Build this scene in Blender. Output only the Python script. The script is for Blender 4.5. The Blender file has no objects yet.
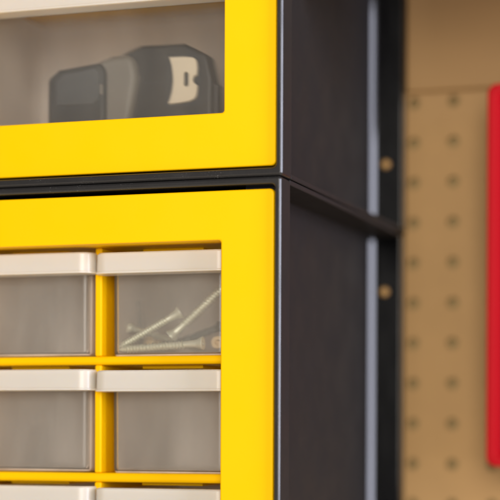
import bpy, bmesh, math, random
from mathutils import Vector, Matrix
random.seed(7)
S = 0.001                      # everything below is in millimetres
R = math.radians
SC = bpy.context.scene
COL = SC.collection

# ------------------------------------------------------------------ materials
def mat(name, base, rough=0.4, metal=0.0, spec=0.5, var=0.0, var_scale=60., bump=0.0, bump_scale=900.,
        rough_var=0.0, coat=0.0, stretch=(1, 1, 1), specks=0.0):
    m = bpy.data.materials.new(name); m.use_nodes = True
    nt = m.node_tree; N = nt.nodes; L = nt.links
    p = N['Principled BSDF']
    p.inputs['Base Color'].default_value = (*base, 1)
    p.inputs['Roughness'].default_value = rough
    p.inputs['Metallic'].default_value = metal
    p.inputs['Specular IOR Level'].default_value = spec
    p.inputs['Coat Weight'].default_value = coat
    tc = N.new('ShaderNodeTexCoord'); mp = N.new('ShaderNodeMapping')
    mp.inputs['Scale'].default_value = stretch
    L.new(tc.outputs['Object'], mp.inputs['Vector'])
    if var:
        n = N.new('ShaderNodeTexNoise'); n.inputs['Scale'].default_value = var_scale
        n.inputs['Detail'].default_value = 6; n.inputs['Roughness'].default_value = .65
        L.new(mp.outputs[0], n.inputs['Vector'])
        mx = N.new('ShaderNodeMix'); mx.data_type = 'RGBA'
        mx.inputs['A'].default_value = (*[c*(1-var) for c in base], 1)
        mx.inputs['B'].default_value = (*[min(1, c*(1+var)) for c in base], 1)
        L.new(n.outputs['Fac'], mx.inputs['Factor']); L.new(mx.outputs['Result'], p.inputs['Base Color'])
    if specks:                                     # dust and small scuffs with a shape of their own
        a = N.new('ShaderNodeTexNoise'); a.inputs['Scale'].default_value = 1500; a.inputs['Detail'].default_value = 2
        c = N.new('ShaderNodeTexNoise'); c.inputs['Scale'].default_value = 70; c.inputs['Detail'].default_value = 3
        L.new(tc.outputs['Object'], a.inputs['Vector']); L.new(tc.outputs['Object'], c.inputs['Vector'])
        ra = N.new('ShaderNodeMapRange'); ra.inputs['From Min'].default_value = .64; ra.inputs['From Max'].default_value = .74
        rc = N.new('ShaderNodeMapRange'); rc.inputs['From Min'].default_value = .50; rc.inputs['From Max'].default_value = .66
        L.new(a.outputs['Fac'], ra.inputs['Value']); L.new(c.outputs['Fac'], rc.inputs['Value'])
        mu = N.new('ShaderNodeMath'); mu.operation = 'MULTIPLY'; L.new(ra.outputs[0], mu.inputs[0]); L.new(rc.outputs[0], mu.inputs[1])
        mx2 = N.new('ShaderNodeMix'); mx2.data_type = 'RGBA'
        src = p.inputs['Base Color'].links[0].from_socket if p.inputs['Base Color'].links else None
        if src: L.new(src, mx2.inputs['A'])
        else: mx2.inputs['A'].default_value = (*base, 1)
        mx2.inputs['B'].default_value = (*[min(1, c_+specks) for c_ in base], 1)
        L.new(mu.outputs[0], mx2.inputs['Factor']); L.new(mx2.outputs['Result'], p.inputs['Base Color'])
    if rough_var:
        n = N.new('ShaderNodeTexNoise'); n.inputs['Scale'].default_value = 45
        n.inputs['Detail'].default_value = 5
        L.new(mp.outputs[0], n.inputs['Vector'])
        r = N.new('ShaderNodeMapRange')
        r.inputs['From Min'].default_value = .3; r.inputs['From Max'].default_value = .7
        r.inputs['To Min'].default_value = rough-rough_var; r.inputs['To Max'].default_value = rough+rough_var
        L.new(n.outputs['Fac'], r.inputs['Value']); L.new(r.outputs[0], p.inputs['Roughness'])
    if bump:
        n = N.new('ShaderNodeTexNoise'); n.inputs['Scale'].default_value = bump_scale
        n.inputs['Detail'].default_value = 3
        L.new(mp.outputs[0], n.inputs['Vector'])
        b = N.new('ShaderNodeBump'); b.inputs['Strength'].default_value = bump
        b.inputs['Distance'].default_value = .0004
        L.new(n.outputs['Fac'], b.inputs['Height']); L.new(b.outputs[0], p.inputs['Normal'])
    return m

def frosted(name, base, clear, diff=.5, rough=.22, ior=1.12, var=.06):
    """milky polypropylene: part haze (diffuse + translucent), part blurred see-through, a soft gloss on top"""
    m = bpy.data.materials.new(name); m.use_nodes = True
    nt = m.node_tree; N = nt.nodes; L = nt.links
    N.remove(N['Principled BSDF']); out = N['Material Output']
    tc = N.new('ShaderNodeTexCoord')
    n = N.new('ShaderNodeTexNoise'); n.inputs['Scale'].default_value = 28; n.inputs['Detail'].default_value = 4
    L.new(tc.outputs['Object'], n.inputs['Vector'])
    mx = N.new('ShaderNodeMix'); mx.data_type = 'RGBA'
    mx.inputs['A'].default_value = (*[c*(1-var) for c in base], 1)
    mx.inputs['B'].default_value = (*[min(1, c*(1+var)) for c in base], 1)
    L.new(n.outputs['Fac'], mx.inputs['Factor'])
    d = N.new('ShaderNodeBsdfDiffuse'); t = N.new('ShaderNodeBsdfTranslucent')
    L.new(mx.outputs['Result'], d.inputs['Color']); L.new(mx.outputs['Result'], t.inputs['Color'])
    haze = N.new('ShaderNodeMixShader'); haze.inputs[0].default_value = 1-diff
    L.new(d.outputs[0], haze.inputs[1]); L.new(t.outputs[0], haze.inputs[2])
    tr = N.new('ShaderNodeBsdfTransparent'); tr.inputs['Color'].default_value = (.99, .985, .975, 1)
    rf = N.new('ShaderNodeBsdfRefraction'); rf.inputs['Roughness'].default_value = rough
    rf.inputs['IOR'].default_value = ior; rf.inputs['Color'].default_value = (.99, .985, .975, 1)
    see = N.new('ShaderNodeMixShader'); see.inputs[0].default_value = .4
    L.new(tr.outputs[0], see.inputs[1]); L.new(rf.outputs[0], see.inputs[2])
    body = N.new('ShaderNodeMixShader'); body.inputs[0].default_value = clear
    # handling smears: the plastic is a little cloudier in soft patches and vertical streaks
    mp = N.new('ShaderNodeMapping'); mp.inputs['Scale'].default_value = (1, 1, .35)
    sm = N.new('ShaderNodeTexNoise'); sm.inputs['Scale'].default_value = 55; sm.inputs['Detail'].default_value = 5
    L.new(tc.outputs['Object'], mp.inputs['Vector']); L.new(mp.outputs[0], sm.inputs['Vector'])
    mr = N.new('ShaderNodeMapRange'); mr.inputs['From Min'].default_value = .3; mr.inputs['From Max'].default_value = .7
    mr.inputs['To Min'].default_value = clear+(1-clear)*.22; mr.inputs['To Max'].default_value = clear-(1-clear)*.30
    L.new(sm.outputs['Fac'], mr.inputs['Value']); L.new(mr.outputs[0], body.inputs[0])
    L.new(haze.outputs[0], body.inputs[1]); L.new(see.outputs[0], body.inputs[2])
    g = N.new('ShaderNodeBsdfGlossy'); g.inputs['Roughness'].default_value = .28
    fr = N.new('ShaderNodeFresnel'); fr.inputs['IOR'].default_value = 1.35
    fin = N.new('ShaderNodeMixShader'); L.new(fr.outputs[0], fin.inputs[0])
    L.new(body.outputs[0], fin.inputs[1]); L.new(g.outputs[0], fin.inputs[2])
    L.new(fin.outputs[0], out.inputs['Surface'])
    return m

def milky(name, base):
    m = mat(name, base, rough=.24, spec=.28, var=.03, var_scale=40, bump=.03, bump_scale=500)
    p = m.node_tree.nodes['Principled BSDF']
    p.inputs['Subsurface Weight'].default_value = 1.0
    p.inputs['Subsurface Radius'].default_value = (1.0, .8, .55)
    p.inputs['Subsurface Scale'].default_value = .007
    return m

M = dict(
    yellow=mat('yellow_plastic', (.95, .535, 0), spec=.10, rough=.42, var=.012, var_scale=30, bump=.05, bump_scale=1400, rough_var=.05),
    gloss=mat('gloss_black_plastic', (.003, .003, .0035), rough=.10, spec=.45),
    black=mat('black_plastic', (.022, .021, .021), rough=.23, specks=.16, var=.25, var_scale=900, bump=.07, bump_scale=1500, rough_var=.07),
    panel=mat('grained_black_plastic', (.026, .0245, .0255), rough=.55, spec=.12, specks=.07, var=.22, var_scale=1100, bump=.35, bump_scale=1700, rough_var=.08),
    lip=milky('milky_plastic_thick', (.62, .585, .53)),
    body=frosted('milky_plastic_wall', (.90, .82, .75), .10, diff=.7, rough=.3),
    pane=frosted('clear_plastic_window', (.97, .91, .85), .946, diff=.6, rough=.09),
    front=frosted('milky_plastic_window', (.97, .91, .845), .868, diff=.6, rough=.09),
    lining=mat('grey_brown_plastic', (.86, .77, .69), rough=.6, var=.1),
    brass=mat('brass', (.55, .32, .115), rough=.5, metal=.3, var=.1),
    zinc=mat('yellow_zinc', (.78, .79, .65), rough=.27, metal=.5, var=.12, var_scale=300),
    shadezinc=mat('shaded_zinc', (.13, .14, .135), rough=.45, metal=.4, var=.2, var_scale=200),  # shade among the piled screws, put into the zinc's colour
    tan=mat('tan_zinc', (.62, .46, .26), rough=.45, metal=.3, var=.1, var_scale=200),
    pegboard=mat('tempered_hardboard', (.42, .25, .10), spec=.25, rough=.6, var=.10, var_scale=35, bump=.1, bump_scale=700),
    batten=mat('plain_hardboard', (.385, .225, .088), spec=.25, rough=.55, var=.08, var_scale=25, stretch=(.2, 1, 1)),
    wall=mat('dark_wall', (.30, .205, .085), rough=.9, var=.1),
    red=mat('red_plastic', (.44, .002, .008), spec=.1, rough=.45, var=.05, var_scale=20, bump=.05),
    crimson=mat('crimson_plastic', (.26, .004, .016), rough=.5, var=.06, var_scale=20),
    rubber=mat('charcoal_rubber', (.018, .021, .025), rough=.6, var=.12, var_scale=200, bump=.2),
    toolgrey=mat('grey_tool_plastic', (.17, .155, .135), rough=.5, var=.08, var_scale=80, bump=.15),
    slate=mat('slate_rubber', (.05, .055, .062), rough=.6, var=.12, var_scale=200, bump=.2),
    tooldark=mat('dark_tool_plastic', (.009, .009, .010), rough=.5, var=.1, var_scale=100, bump=.15),
    steel=mat('warm_steel', (.86, .76, .60), rough=.42, metal=.35, var=.05, var_scale=200, stretch=(1, 1, 6)),
)

# ------------------------------------------------------------------ mesh helpers
def link(name, bm, m, parent=None, bevel=0, seg=3, smooth=True, loc=None, bevel2=0):
    bmesh.ops.remove_doubles(bm, verts=bm.verts, dist=1e-4)
    bmesh.ops.recalc_face_normals(bm, faces=bm.faces)
    for v in bm.verts: v.co *= S
    me = bpy.data.meshes.new(name); bm.to_mesh(me); bm.free()
    me.materials.append(m)
    o = bpy.data.objects.new(name, me); COL.objects.link(o)
    if smooth:
        for p in me.polygons: p.use_smooth = True
    if bevel:
        b = o.modifiers.new('bevel', 'BEVEL'); b.width = bevel*S; b.segments = seg
        b.limit_method = 'ANGLE'; b.angle_limit = R(40); b.use_clamp_overlap = True
        b.harden_normals = False
    if bevel2:
        b = o.modifiers.new('bevel2', 'BEVEL'); b.width = bevel2*S; b.segments = 3
        b.limit_method = 'ANGLE'; b.angle_limit = R(25)
    if smooth:
        w = o.modifiers.new('wn', 'WEIGHTED_NORMAL'); w.keep_sharp = True
        me.set_sharp_from_angle(angle=R(35))
    if parent: o.parent = parent
    if loc: o.location = Vector(loc)*S
    return o

def box(bm, x0, x1, y0, y1, z0, z1):
    r = bmesh.ops.create_cube(bm, size=1)
    bmesh.ops.scale(bm, verts=r['verts'], vec=(x1-x0, y1-y0, z1-z0))
    bmesh.ops.translate(bm, verts=r['verts'], vec=((x0+x1)/2, (y0+y1)/2, (z0+z1)/2))

def rrect(a0, a1, b0, b1, r, n=6):
    """rounded rectangle in 2D, always 4*(n+1) points"""
    pts = []
    for cx, cy, s in ((a1-r, b1-r, 0), (a0+r, b1-r, 90), (a0+r, b0+r, 180), (a1-r, b0+r, 270)):
        for k in range(n+1):
            a = R(s+90*k/n); pts.append((cx+r*math.cos(a), cy+r*math.sin(a)))
    return pts

def loft(bm, loops, closed=False, cap0=False, cap1=False):
    vl = [[bm.verts.new(p) for p in lp] for lp in loops]
    n = len(vl[0]); k = len(vl)
    for i in range(k if closed else k-1):
        a, b = vl[i], vl[(i+1) % k]
        for j in range(n):
            bm.faces.new((a[j], a[(j+1) % n], b[(j+1) % n], b[j]))
    if cap0: bm.faces.new(vl[0])
    if cap1: bm.faces.new(vl[-1])

def prism(bm, pts, to3, d0, d1):
    loft(bm, [[to3(p, d0) for p in pts], [to3(p, d1) for p in pts]], cap0=True, cap1=True)
XZ = lambda p, y: (p[0], y, p[1])
XY = lambda p, z: (p[0], p[1], z)

def holed_plate(bm, outer, inner, y0, y1):
    for y in (y0, y1):
        es = []
        for lp in (outer, inner):
            vs = [bm.verts.new((p[0], y, p[1])) for p in lp]
            es += [bm.edges.new((vs[i], vs[(i+1) % len(vs)])) for i in range(len(vs))]
        bmesh.ops.triangle_fill(bm, edges=es, use_beauty=True)
    for lp in (outer, inner):
        loft(bm, [[(p[0], y0, p[1]) for p in lp], [(p[0], y1, p[1]) for p in lp]])

def empty(name, loc, label=None, cat=None, group=None):
    o = bpy.data.objects.new(name, None); COL.objects.link(o); o.location = Vector(loc)*S
    o.empty_display_size = .01
    return tag(o, label, cat, group)
def tag(o, label=None, cat=None, group=None, kind=None):
    for k, v in (('label', label), ('category', cat), ('group', group), ('kind', kind)):
        if v: o[k] = v
    return o

# ------------------------------------------------------------------ the cabinets
W = 217.0            # cabinet width; its right side stands at x = 0, its front at y = 0
def cabinet(name, label, dx, z0, z1, mirror_screws, bar):
    root = empty(name, (dx, 0, z0), label, 'cabinet', 'stacked storage cabinets')
    H = z1-z0
    # front rim: a rounded-corner ring
    bm = bmesh.new()
    q = 1.05
    A = rrect(-W, 0, 0, H, 1.6, 4); A1 = rrect(-W+q, -q, q, H-q, .6, 4)
    B = rrect(-W+3.4, -3.4, bar, H-bar, 2.2, 4); B1 = rrect(-W+3.4-.8, -3.4+.8, bar-.8, H-bar+.8, 3.0, 4)
    loft(bm, [[XZ(p, q) for p in A], [XZ(p, 0) for p in A1], [XZ(p, 0) for p in B1], [XZ(p, .8) for p in B],
              [XZ(p, 15) for p in B], [XZ(p, 15) for p in A]], closed=True)
    fr = link('front_rim', bm, M['black'], root, bevel2=.28); fr.data.materials.append(M['panel'])
    for f in fr.data.polygons:
        if abs(f.normal.x) > .95: f.material_index = 1
    # sides: one plan profile each (step, recessed wall, big fillet, rear flange)
    prof = [(0, 253), (0, 261.2), (-22.6, 261.2), (-22.6, 12.4), (-3.34, 12.4), (-3.34, 15.05), (-18.7, 15.05)]
    prof += [(-20.1+1.4*(1-math.sin(R(a))), 15.05+1.4*(1-math.cos(R(a)))) for a in (30, 60, 90)]
    prof += [(-20.1, 249.8), (-17.5, 251.9), (-17.2, 252)]
    prof += [(-.9, 252), (-.3, 252.3)]
    for mir, nm in ((False, 'side_panel'), (True, 'side_panel')):
        bm = bmesh.new()
        pts = [(-W-p[0], p[1]) for p in prof] if mir else prof
        prism(bm, pts, XY, 2.6, H-2.6)
        sp = link(nm, bm, M['panel'], root); sp.data.materials.append(M['gloss'])
        for f in sp.data.polygons:
            if f.center.y > .2500: f.material_index = 1
    for a, b, nm in ((0, 2.6, 'bottom_plate'), (H-2.6, H, 'top_plate')):
        bm = bmesh.new(); box(bm, -W, 0, 15.05, 261.2, a, b)
        link(nm, bm, M['panel'], root, bevel=.5, seg=2)
    bm = bmesh.new(); box(bm, -W+22.6, -22.6, 258.5, 261.2, 2.6, H-2.6)
    link('back_panel', bm, M['black'], root)
    for zz in mirror_screws:
        for xx in (-10.8, -W+10.8):
            bm = bmesh.new()
            rings = [(3.0, 252.0), (3.0, 251.2), (2.7, 250.5), (1.9, 249.9), (.9, 249.7)]
            loft(bm, [[(xx+r*math.cos(t*math.pi/12), y, zz+r*math.sin(t*math.pi/12)) for t in range(24)] for r, y in rings], cap0=True, cap1=True)
            link('mounting_screw', bm, M['brass'], root)
    return root

def yellow_frame(root, x0, x1, z0, z1, ox0, ox1, oz0, oz1, yf=2.6, back=150):
    """front plate with one window opening and deep reveal walls"""
    bm = bmesh.new()
    A = rrect(x0, x1, z0, z1, 2.6); B = rrect(ox0, ox1, oz0, oz1, 1.6); C_ = rrect(ox0-2, ox1+2, oz0-2, oz1+2, 1.6)
    loft(bm, [[XZ(p, yf) for p in A], [XZ(p, yf) for p in B], [XZ(p, back) for p in B], [XZ(p, back) for p in C_],
              [XZ(p, yf+4) for p in C_], [XZ(p, yf+4) for p in A]], closed=True)
    return link('front_frame', bm, M['yellow'], root, bevel=1.1, seg=4)

ZU = 128.35
up = cabinet('storage_cabinet', 'black cabinet with yellow frame, upper of the two, holding one wide drawer', 0, ZU, 345, (42.7, 170), 4.1)
yellow_frame(up, -W+4.3, -4.3, 133.7-ZU, 339.5-ZU, -183.4, -31.6, 161.3-ZU, 240-ZU)
ZL = -112.
lo = cabinet('storage_cabinet', 'black cabinet with yellow frame, lower of the two, holding rows of small drawers', -.6, ZL, 128.0, (203.0-.3, 40), 3.5)
lf = yellow_frame(lo, -W+4.5, -4.5, -106.5-ZL, 122.4-ZL, -182.9, -32.4, -81-ZL, 97.6-ZL)
# shelves and dividers of the lower frame, a grid 18 mm behind the frame's face
YD = 21.
def part_box(name, parent, m, bev, *b):
    bm = bmesh.new(); box(bm, *b); return link(name, bm, m, parent, bevel=bev)
for a, b in ((36.3, 40.9), (-25.0, -20.1)):
    part_box('shelf', lf, M['yellow'], 1.7, -182.95, -32.35, YD, 149, a-ZL, b-ZL)
for a, b in ((-80.95, -25.0), (-20.1, 36.3), (40.9, 97.6)):
    part_box('divider', lf, M['yellow'], .9, -108.8, -104.9, YD+.15, 149, a-ZL, b-ZL)
for top in (97.6, 36.3, -25.0):
    for cx in (-69.6, -145.6):
        part_box('drawer_stop', lf, M['yellow'], .4, cx-17, cx+17, YD+12, 70, top-1.7-ZL, top-ZL)
part_box('lining', lf, M['lining'], 0, -182.9, -32.4, 151.5, 154, -81-ZL, 97.6-ZL)
part_box('lining', up, M['lining'], 0, -183.4, -31.6, 151.5, 154, 161.3-ZU, 240-ZU)

# ------------------------------------------------------------------ the drawers
def drawer_parts(root, w, wl, zb, zt, lip0, lip1, depth, yb=24., rl=7.5, window='front'):
    """root sits at the drawer's floor centre on the plane y = 0. w: body width, wl: lip width"""
    bm = bmesh.new(); t = 1.4; a = w/2
    def ring(off, z, r): return [XY(p, z) for p in rrect(-a+off, a-off, yb+off, yb+depth-off, max(r-off, .6))]
    L_ = [ring(2.2, 0, 4.4), ring(1.0, .35, 4.2), ring(.3, 1.2, 4.2), ring(0, 2.6, 4.2), ring(-.35, zt, 4.2),
          ring(t-.35, zt, 4.2), ring(t, 3.2, 4.2), ring(t+.6, 1.9, 4.2), ring(t+1.8, 1.5, 4.4)]
    loft(bm, L_, cap0=True, cap1=True)
    ob = link('drawer_body', bm, M['body'], root); ob.data.materials.append(M[window])
    for f in ob.data.polygons:                       # the front wall is moulded thinner and clearer
        if f.center.y < (yb+2.5)*S and 1 < f.center.z/S: f.material_index = 1
    # lip: hollow pull that bows out in front of the body, closed on top and open underneath
    bm = bmesh.new(); b = wl/2; y0, y1 = yb-12.5, yb+.6
    def plan(off, dz=0):
        pts = []
        for cx, s in ((b-rl, 270), (-b+rl, 180)):
            pass
        # from the right rear corner round the front to the left rear corner
        pts.append((b-off, y1))
        for k in range(9):
            q = R(0-90*k/8); pts.append((b-rl+(rl-off)*math.cos(q), y0+rl+(rl-off)*math.sin(q)))
        for k in range(9):
            q = R(270-90*k/8); pts.append((-b+rl+(rl-off)*math.cos(q), y0+rl+(rl-off)*math.sin(q)))
        pts.append((-b+off, y1))
        return pts
    P = lambda off, z: [XY(p, z) for p in plan(off)]
    loft(bm, [P(.9, lip0), P(.1, lip0+.05), P(-.4, lip0+.25), P(-.4, lip0+.85), P(0, lip0+1.2), P(.25, lip1-.9), P(1.1, lip1)], cap0=True, cap1=True)
    link('drawer_lip', bm, M['lip'], root)

GD = 'clear small drawers of the lower cabinet'
rows = [('top', 41.3), ('middle', -19.7), ('bottom', -80.7)]
names = {('top', 0): 'milky clear drawer, empty, beside the drawer of screws under the yellow frame',
         ('top', 1): 'milky clear drawer holding a few long screws, behind the yellow frame',
         ('middle', 0): 'empty milky clear drawer under the empty drawer of the top row',
         ('middle', 1): 'empty milky clear drawer directly below the drawer of screws',
         ('bottom', 0): 'milky clear drawer of the lowest row, left one, only its lip showing',
         ('bottom', 1): 'milky clear drawer of the lowest row, right one, only its lip showing'}
proto = None
for rn, zz in rows:
    for c, cx in ((0, -145.3), (1, -69.3)):
        if proto is None:
            proto = empty('small_drawer', (cx, 0, zz), names[rn, c], 'drawer', GD)
            drawer_parts(proto, 63.2, 75.2, 0, 52.6, 42.6, 53.6, 95)
            d = proto
        else:
            d = proto.copy(); COL.objects.link(d); d.location = Vector((cx, 0, zz))*S; d['label'] = names[rn, c]
            for ch in list(proto.children):
                k = ch.copy(); COL.objects.link(k); k.parent = d
        # drawers never sit in perfectly: a fraction of a millimetre each
        if c == 1: d.location.z -= .7*S; d.location.y += .3*S
bd = empty('wide_drawer', (-107.5, 0, 161.6), 'wide clear drawer of the upper cabinet with a power tool inside', 'drawer')
drawer_parts(bd, 149.6, 151, 0, 76, 61.2, 75, 82, yb=25., window='pane')

# ------------------------------------------------------------------ the power tool in the wide drawer
TZ = 163.2
tool = empty('power_tool', (-100, 60, TZ), 'grey and black power tool lying behind the clear wide drawer front', 'power tool')
def tp(name, pts, y0, y1, m, bev, parent=tool, seg=4):
    bm = bmesh.new()
    prism(bm, [(x+100, z-TZ) for x, z in pts], XZ, y0-60, y1-60)
    return link(name, bm, m, parent, bevel=bev, seg=seg)
tp('tool_body', [(-117, TZ), (-52.6, TZ), (-52.3, 187), (-55.4, 200.4), (-68.4, 207.2), (-93, 207.6), (-100.5, 205), (-113, 199)], 43, 56, M['tooldark'], 2.2)
tp('seam_groove', [(-94, 187.6), (-76.5, 187.2), (-76.5, 186.7), (-94, 187.1)], 42.8, 44, M['rubber'], 0)
tp('grip_sleeve', [(-123, TZ), (-98.5, TZ), (-95.3, 178), (-93.3, 190), (-95.0, 198.5), (-98.5, 202.8), (-108, 202.2), (-122, 197.6)], 38.5, 64, M['toolgrey'], 3.6)
bt = tp('battery_pack', [(-144.2, TZ), (-110.8, TZ), (-110.3, 172), (-110.5, 194.5), (-114, 198.4), (-137.5, 195.9), (-144.0, 191.5)], 35.5, 66, M['rubber'], 3.6)
tp('battery_face', [(-139.0, 176), (-117, 175.6), (-113.6, 178.5), (-113.4, 193.2), (-116.0, 195.6), (-134, 193.6), (-139.2, 189.5)], 34.7, 37, M['slate'], 1.6, bt)
tp('latch', [(-113.2, 181), (-111.6, 181), (-111.6, 186.5), (-113.2, 186.5)], 34.9, 37, M['toolgrey'], .5, bt)
tp('nose_guard', [(-57, TZ), (-50.2, TZ), (-50.0, 185.5), (-55, 186)], 46, 53, M['tooldark'], 1.5)
# steel plate: bowed left edge, rounded right edge with a notch, slot in the middle
o_ = [(-76.0, 199.8), (-74.6, 195), (-73.9, 190), (-73.8, 186), (-74.4, 181.5), (-75.4, 178), (-76.6, 174.9)]
o_ += [(-70, 175.2), (-64.5, 175.8), (-61.8, 176.9), (-60.7, 178.4), (-60.2, 181), (-60.1, 184.2), (-61.2, 184.8), (-62.2, 185.6), (-62.6, 187),
       (-62.2, 188.3), (-61.3, 189.1), (-60.3, 189.6), (-60.1, 193), (-60.4, 196.2), (-61.2, 198.0), (-62.8, 198.9), (-68, 199.6)]
i_ = rrect(-67.6, -65.2, 183.8, 191.3, 1.1, 4)
bm = bmesh.new()
f = lambda q: [(x+100, z-TZ) for x, z in q]
holed_plate(bm, f(o_), f(i_), 41.0-60, 42.9-60)
link('steel_plate', bm, M['steel'], tool, bevel=.35, seg=2)
tp('plate_pocket', [(-79, 173), (-58.6, 173.5), (-58.6, 199), (-62, 201.5), (-79, 202.2)], 42.95, 44.5, M['rubber'], .6)

# ------------------------------------------------------------------ screws in the right-hand drawer of the top row
def screw_mesh(length=46, d=2.3, head=3.6):
    """countersunk wood screw, axis along +x, tip at the origin, with a helical thread ridge"""
    bm = bmesh.new(); n = 14
    rings = [(0, .12), (3.0, .95), (6, d*.74), (length*.84, d*.78), (length*.86, d*.88), (length-4.2, d*.9), (length-3.0, d*1.02), (length-.8, head*.95), (length-.3, head), (length, head*.98)]
    loft(bm, [[(x, r*math.cos(2*math.pi*k/n), r*math.sin(2*math.pi*k/n)) for k in range(n)] for x, r in rings], cap0=True)
    # cross recess: dished top
    top = [(length, head*.98), (length-.05, head*.45), (length-1.3, head*.28), (length-1.4, .05)]
    loft(bm, [[(x, r*math.cos(2*math.pi*k/n), r*math.sin(2*math.pi*k/n)) for k in range(n)] for x, r in top], cap1=True)
    # thread
    pitch = 1.75; turns = int((length*.84-2)/pitch); st = 14; prev = None
    for i in range(turns*st+1):
        x = 1.6+pitch*i/st; a = 2*math.pi*i/st
        rr = d*.72*min(1, (x+.5)/6.0); ro = (d*1.07)*min(1, (x+.8)/6.5)
        q = [bm.verts.new((x+dx, r*math.cos(a), r*math.sin(a))) for dx, r in ((-.5, rr), (0, ro), (.5, rr))]
        if prev:
            bm.faces.new((prev[0], q[0], q[1], prev[1])); bm.faces.new((prev[1], q[1], q[2], prev[2]))
        prev = q
    return bm
GS = 'screws in the top row drawer'
proto_s = None
def screw(tip, head, label, roll=0, scale=1.0, m=None):
    global proto_s
    if proto_s is None:
        proto_s = link('wood_screw', screw_mesh(), M['zinc']); o = proto_s
    else:
        o = proto_s.copy(); COL.objects.link(o)
    tag(o, label, 'screw', GS)
    if m:
        o.material_slots[0].link = 'OBJECT'; o.material_slots[0].material = M[m]
    v = Vector(head)-Vector(tip)
    o.location = Vector(tip)*S
    o.rotation_mode = 'QUATERNION'
    o.rotation_quaternion = v.to_track_quat('X', 'Z') @ Matrix.Rotation(roll, 4, 'X').to_quaternion()
    o.scale = (v.length/46, scale, scale)
    return o
screw((-100.6, 30.5, 45.4), (-68.0, 38.5, 64.6), 'pale zinc screw slanting up to the right with its head raised')
screw((-100.0, 28.6, 44.6), (-52.6, 31.4, 47.6), 'pale zinc screw lying flat along the front of the drawer floor', 1.0)
screw((-39.5, 46, 84), (-74.0, 40.5, 51.8), 'pale zinc screw standing head down and leaning right against the drawer side', 2.0, 1.05)
screw((-66, 72, 45.5), (-98.0, 41, 57.0), 'small screw at the far left of the drawer with its head toward the front', .4, .8)
screw((-52, 88, 46), (-48.8, 43, 48.6), 'tan screw pointing straight back, its round head beside the flat-lying screw', .3, .95, 'tan')
screw((-99, 48, 45.5), (-64, 46, 49.5), 'shaded screw lying behind the slanting screw on the drawer floor', .9, .85, 'shadezinc')
screw((-86, 86, 46), (-88.0, 44, 49.6), 'tan screw lying head forward below the slanting screw', 1.9, .8, 'tan')
screw((-98.5, 62, 46), (-100.5, 58, 72), 'thin dark screw standing upright against the back of the pile', 1.2, .55, 'shadezinc')
screw((-82, 50, 46), (-48, 46, 57), 'shaded screw across the pile beneath the screw that stands head down', 2.2, .9, 'shadezinc')

# ------------------------------------------------------------------ the pegboard, the wall behind it and the red tray
def pegboard():
    p = 25.4; r = 3.9; n = 16; t = 3.2
    c0, c1, r0, r1 = -11, 11, -7, 15
    X0, Z0 = 30.2-p/2, 7.45-p/2
    bm = bmesh.new()
    sq = []
    for k in range(n):
        a = 2*math.pi*k/n; m_ = max(abs(math.cos(a)), abs(math.sin(a)))
        sq.append((p/2*math.cos(a)/m_, p/2*math.sin(a)/m_))
    for i in range(c0, c1+1):
        for j in range(r0, r1+1):
            cx, cz = X0+p*i+p/2, Z0+p*j+p/2
            A = [(cx+x, 262, cz+z) for x, z in sq]
            B = [(cx+r*math.cos(2*math.pi*k/n), 262, cz+r*math.sin(2*math.pi*k/n)) for k in range(n)]
            loft(bm, [A, B, [(x, 262+t, z) for x, _, z in B], [(x, 262+t, z) for x, _, z in A]])
    o = link('pegboard', bm, M['pegboard'], smooth=False)
    bm = bmesh.new(); box(bm, .3, 330, 257.5, 261.8, 217, 300)
    link('header_board', bm, M['batten'], o, bevel=1.8, seg=4)
    bm = bmesh.new(); box(bm, 8, 250, 92, 104, 243, 345); box(bm, 8, 250, 92, 261.8, 345.5, 362)  # unseen apron and board, added to cast shade on the upper pegboard
    link('shade_shelf', bm, M['pegboard'], o, bevel=1.5)
    tag(o, 'brown hardboard pegboard with rows of round holes behind the cabinets', 'pegboard')
pegboard()
bm = bmesh.new(); box(bm, -420, 420, 266.2, 287, -240, 470)
tag(link('wall', bm, M['wall']), kind='structure')

tray = empty('red_tray', (61.1, 212, -18.3), 'red plastic tray with raised rim hanging upright on the pegboard', 'tray')
o_ = rrect(0, 96, 0, 228.5, 6, 6); i_ = rrect(6.2, 89.8, 6.2, 222.3, 3.5, 6); j_ = rrect(8.0, 88, 8, 220.5, 3.5, 6)
bm = bmesh.new()
loft(bm, [[XZ(p, 21.5) for p in o_], [XZ(p, 0) for p in o_], [XZ(p, 0) for p in i_], [XZ(p, 10) for p in j_], [XZ(p, 21.5) for p in j_]], closed=True)
link('tray_rim', bm, M['red'], tray, bevel=1.4)
bm = bmesh.new(); prism(bm, j_, XZ, 13, 21)
link('tray_base', bm, M['crimson'], tray)

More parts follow.
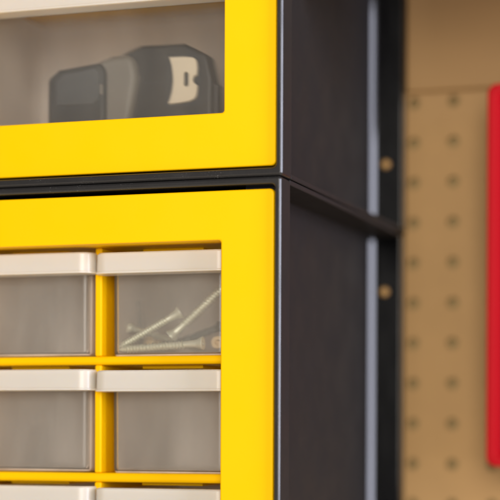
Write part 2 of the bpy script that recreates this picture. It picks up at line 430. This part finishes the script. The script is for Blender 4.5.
# ------------------------------------------------------------------ light
w = bpy.data.worlds.new('World'); SC.world = w; w.use_nodes = True
nt = w.node_tree; bg = nt.nodes['Background']          # a dim room above, a warm lit bench and floor below
tc = nt.nodes.new('ShaderNodeTexCoord'); sx = nt.nodes.new('ShaderNodeSeparateXYZ'); mr = nt.nodes.new('ShaderNodeMapRange')
mr.inputs['From Min'].default_value = -.45; mr.inputs['From Max'].default_value = .05
mx = nt.nodes.new('ShaderNodeMix'); mx.data_type = 'RGBA'
mx.inputs['A'].default_value = (.80, .68, .54, 1); mx.inputs['B'].default_value = (.12, .11, .105, 1)
nt.links.new(tc.outputs['Generated'], sx.inputs[0]); nt.links.new(sx.outputs['Z'], mr.inputs['Value'])
nt.links.new(mr.outputs[0], mx.inputs['Factor']); nt.links.new(mx.outputs['Result'], bg.inputs['Color'])
bg.inputs['Strength'].default_value = 1.0

def area(name, loc, target, sx, sy, power, col):
    l = bpy.data.lights.new(name, 'AREA'); l.shape = 'RECTANGLE'; l.size = sx; l.size_y = sy
    l.energy = power; l.color = col
    o = bpy.data.objects.new(name, l); COL.objects.link(o)
    o.location = loc
    o.rotation_euler = (Vector(target)-Vector(loc)).to_track_quat('-Z', 'Y').to_euler()
    return o
area('room_lamp', (.36, -1.65, .36), (-.05, 0, .10), .95, .9, 28.5, (1, .95, .87))
area('side_window', (1.80, -.56, .30), (0, 0, .2), .60, 1.05, 32, (.82, .84, 1))

# ------------------------------------------------------------------ camera
th = R(18.5)
cam = bpy.data.cameras.new('camera'); co = bpy.data.objects.new('camera', cam); COL.objects.link(co)
cam.sensor_width = 36; cam.lens = 1754/500*36; cam.shift_y = .37; cam.clip_start = .02; cam.clip_end = 50
co.location = (.25983, -.82520, 0)
co.rotation_euler = (Matrix.Rotation(th, 3, 'Z') @ Matrix.Rotation(R(90), 3, 'X') @ Matrix.Rotation(.004, 3, 'Z')).to_euler()
cam.dof.use_dof = True; cam.dof.focus_distance = .892; cam.dof.aperture_fstop = 4.5
SC.camera = co
SC.view_settings.view_transform = 'Standard'; SC.view_settings.look = 'None'
SC.view_settings.exposure = 0; SC.view_settings.gamma = 1
SC.cycles.use_denoising = True
SC.cycles.transparent_max_bounces = 24; SC.cycles.max_bounces = 16; SC.cycles.transmission_bounces = 12
SC.cycles.sample_clamp_indirect = 4
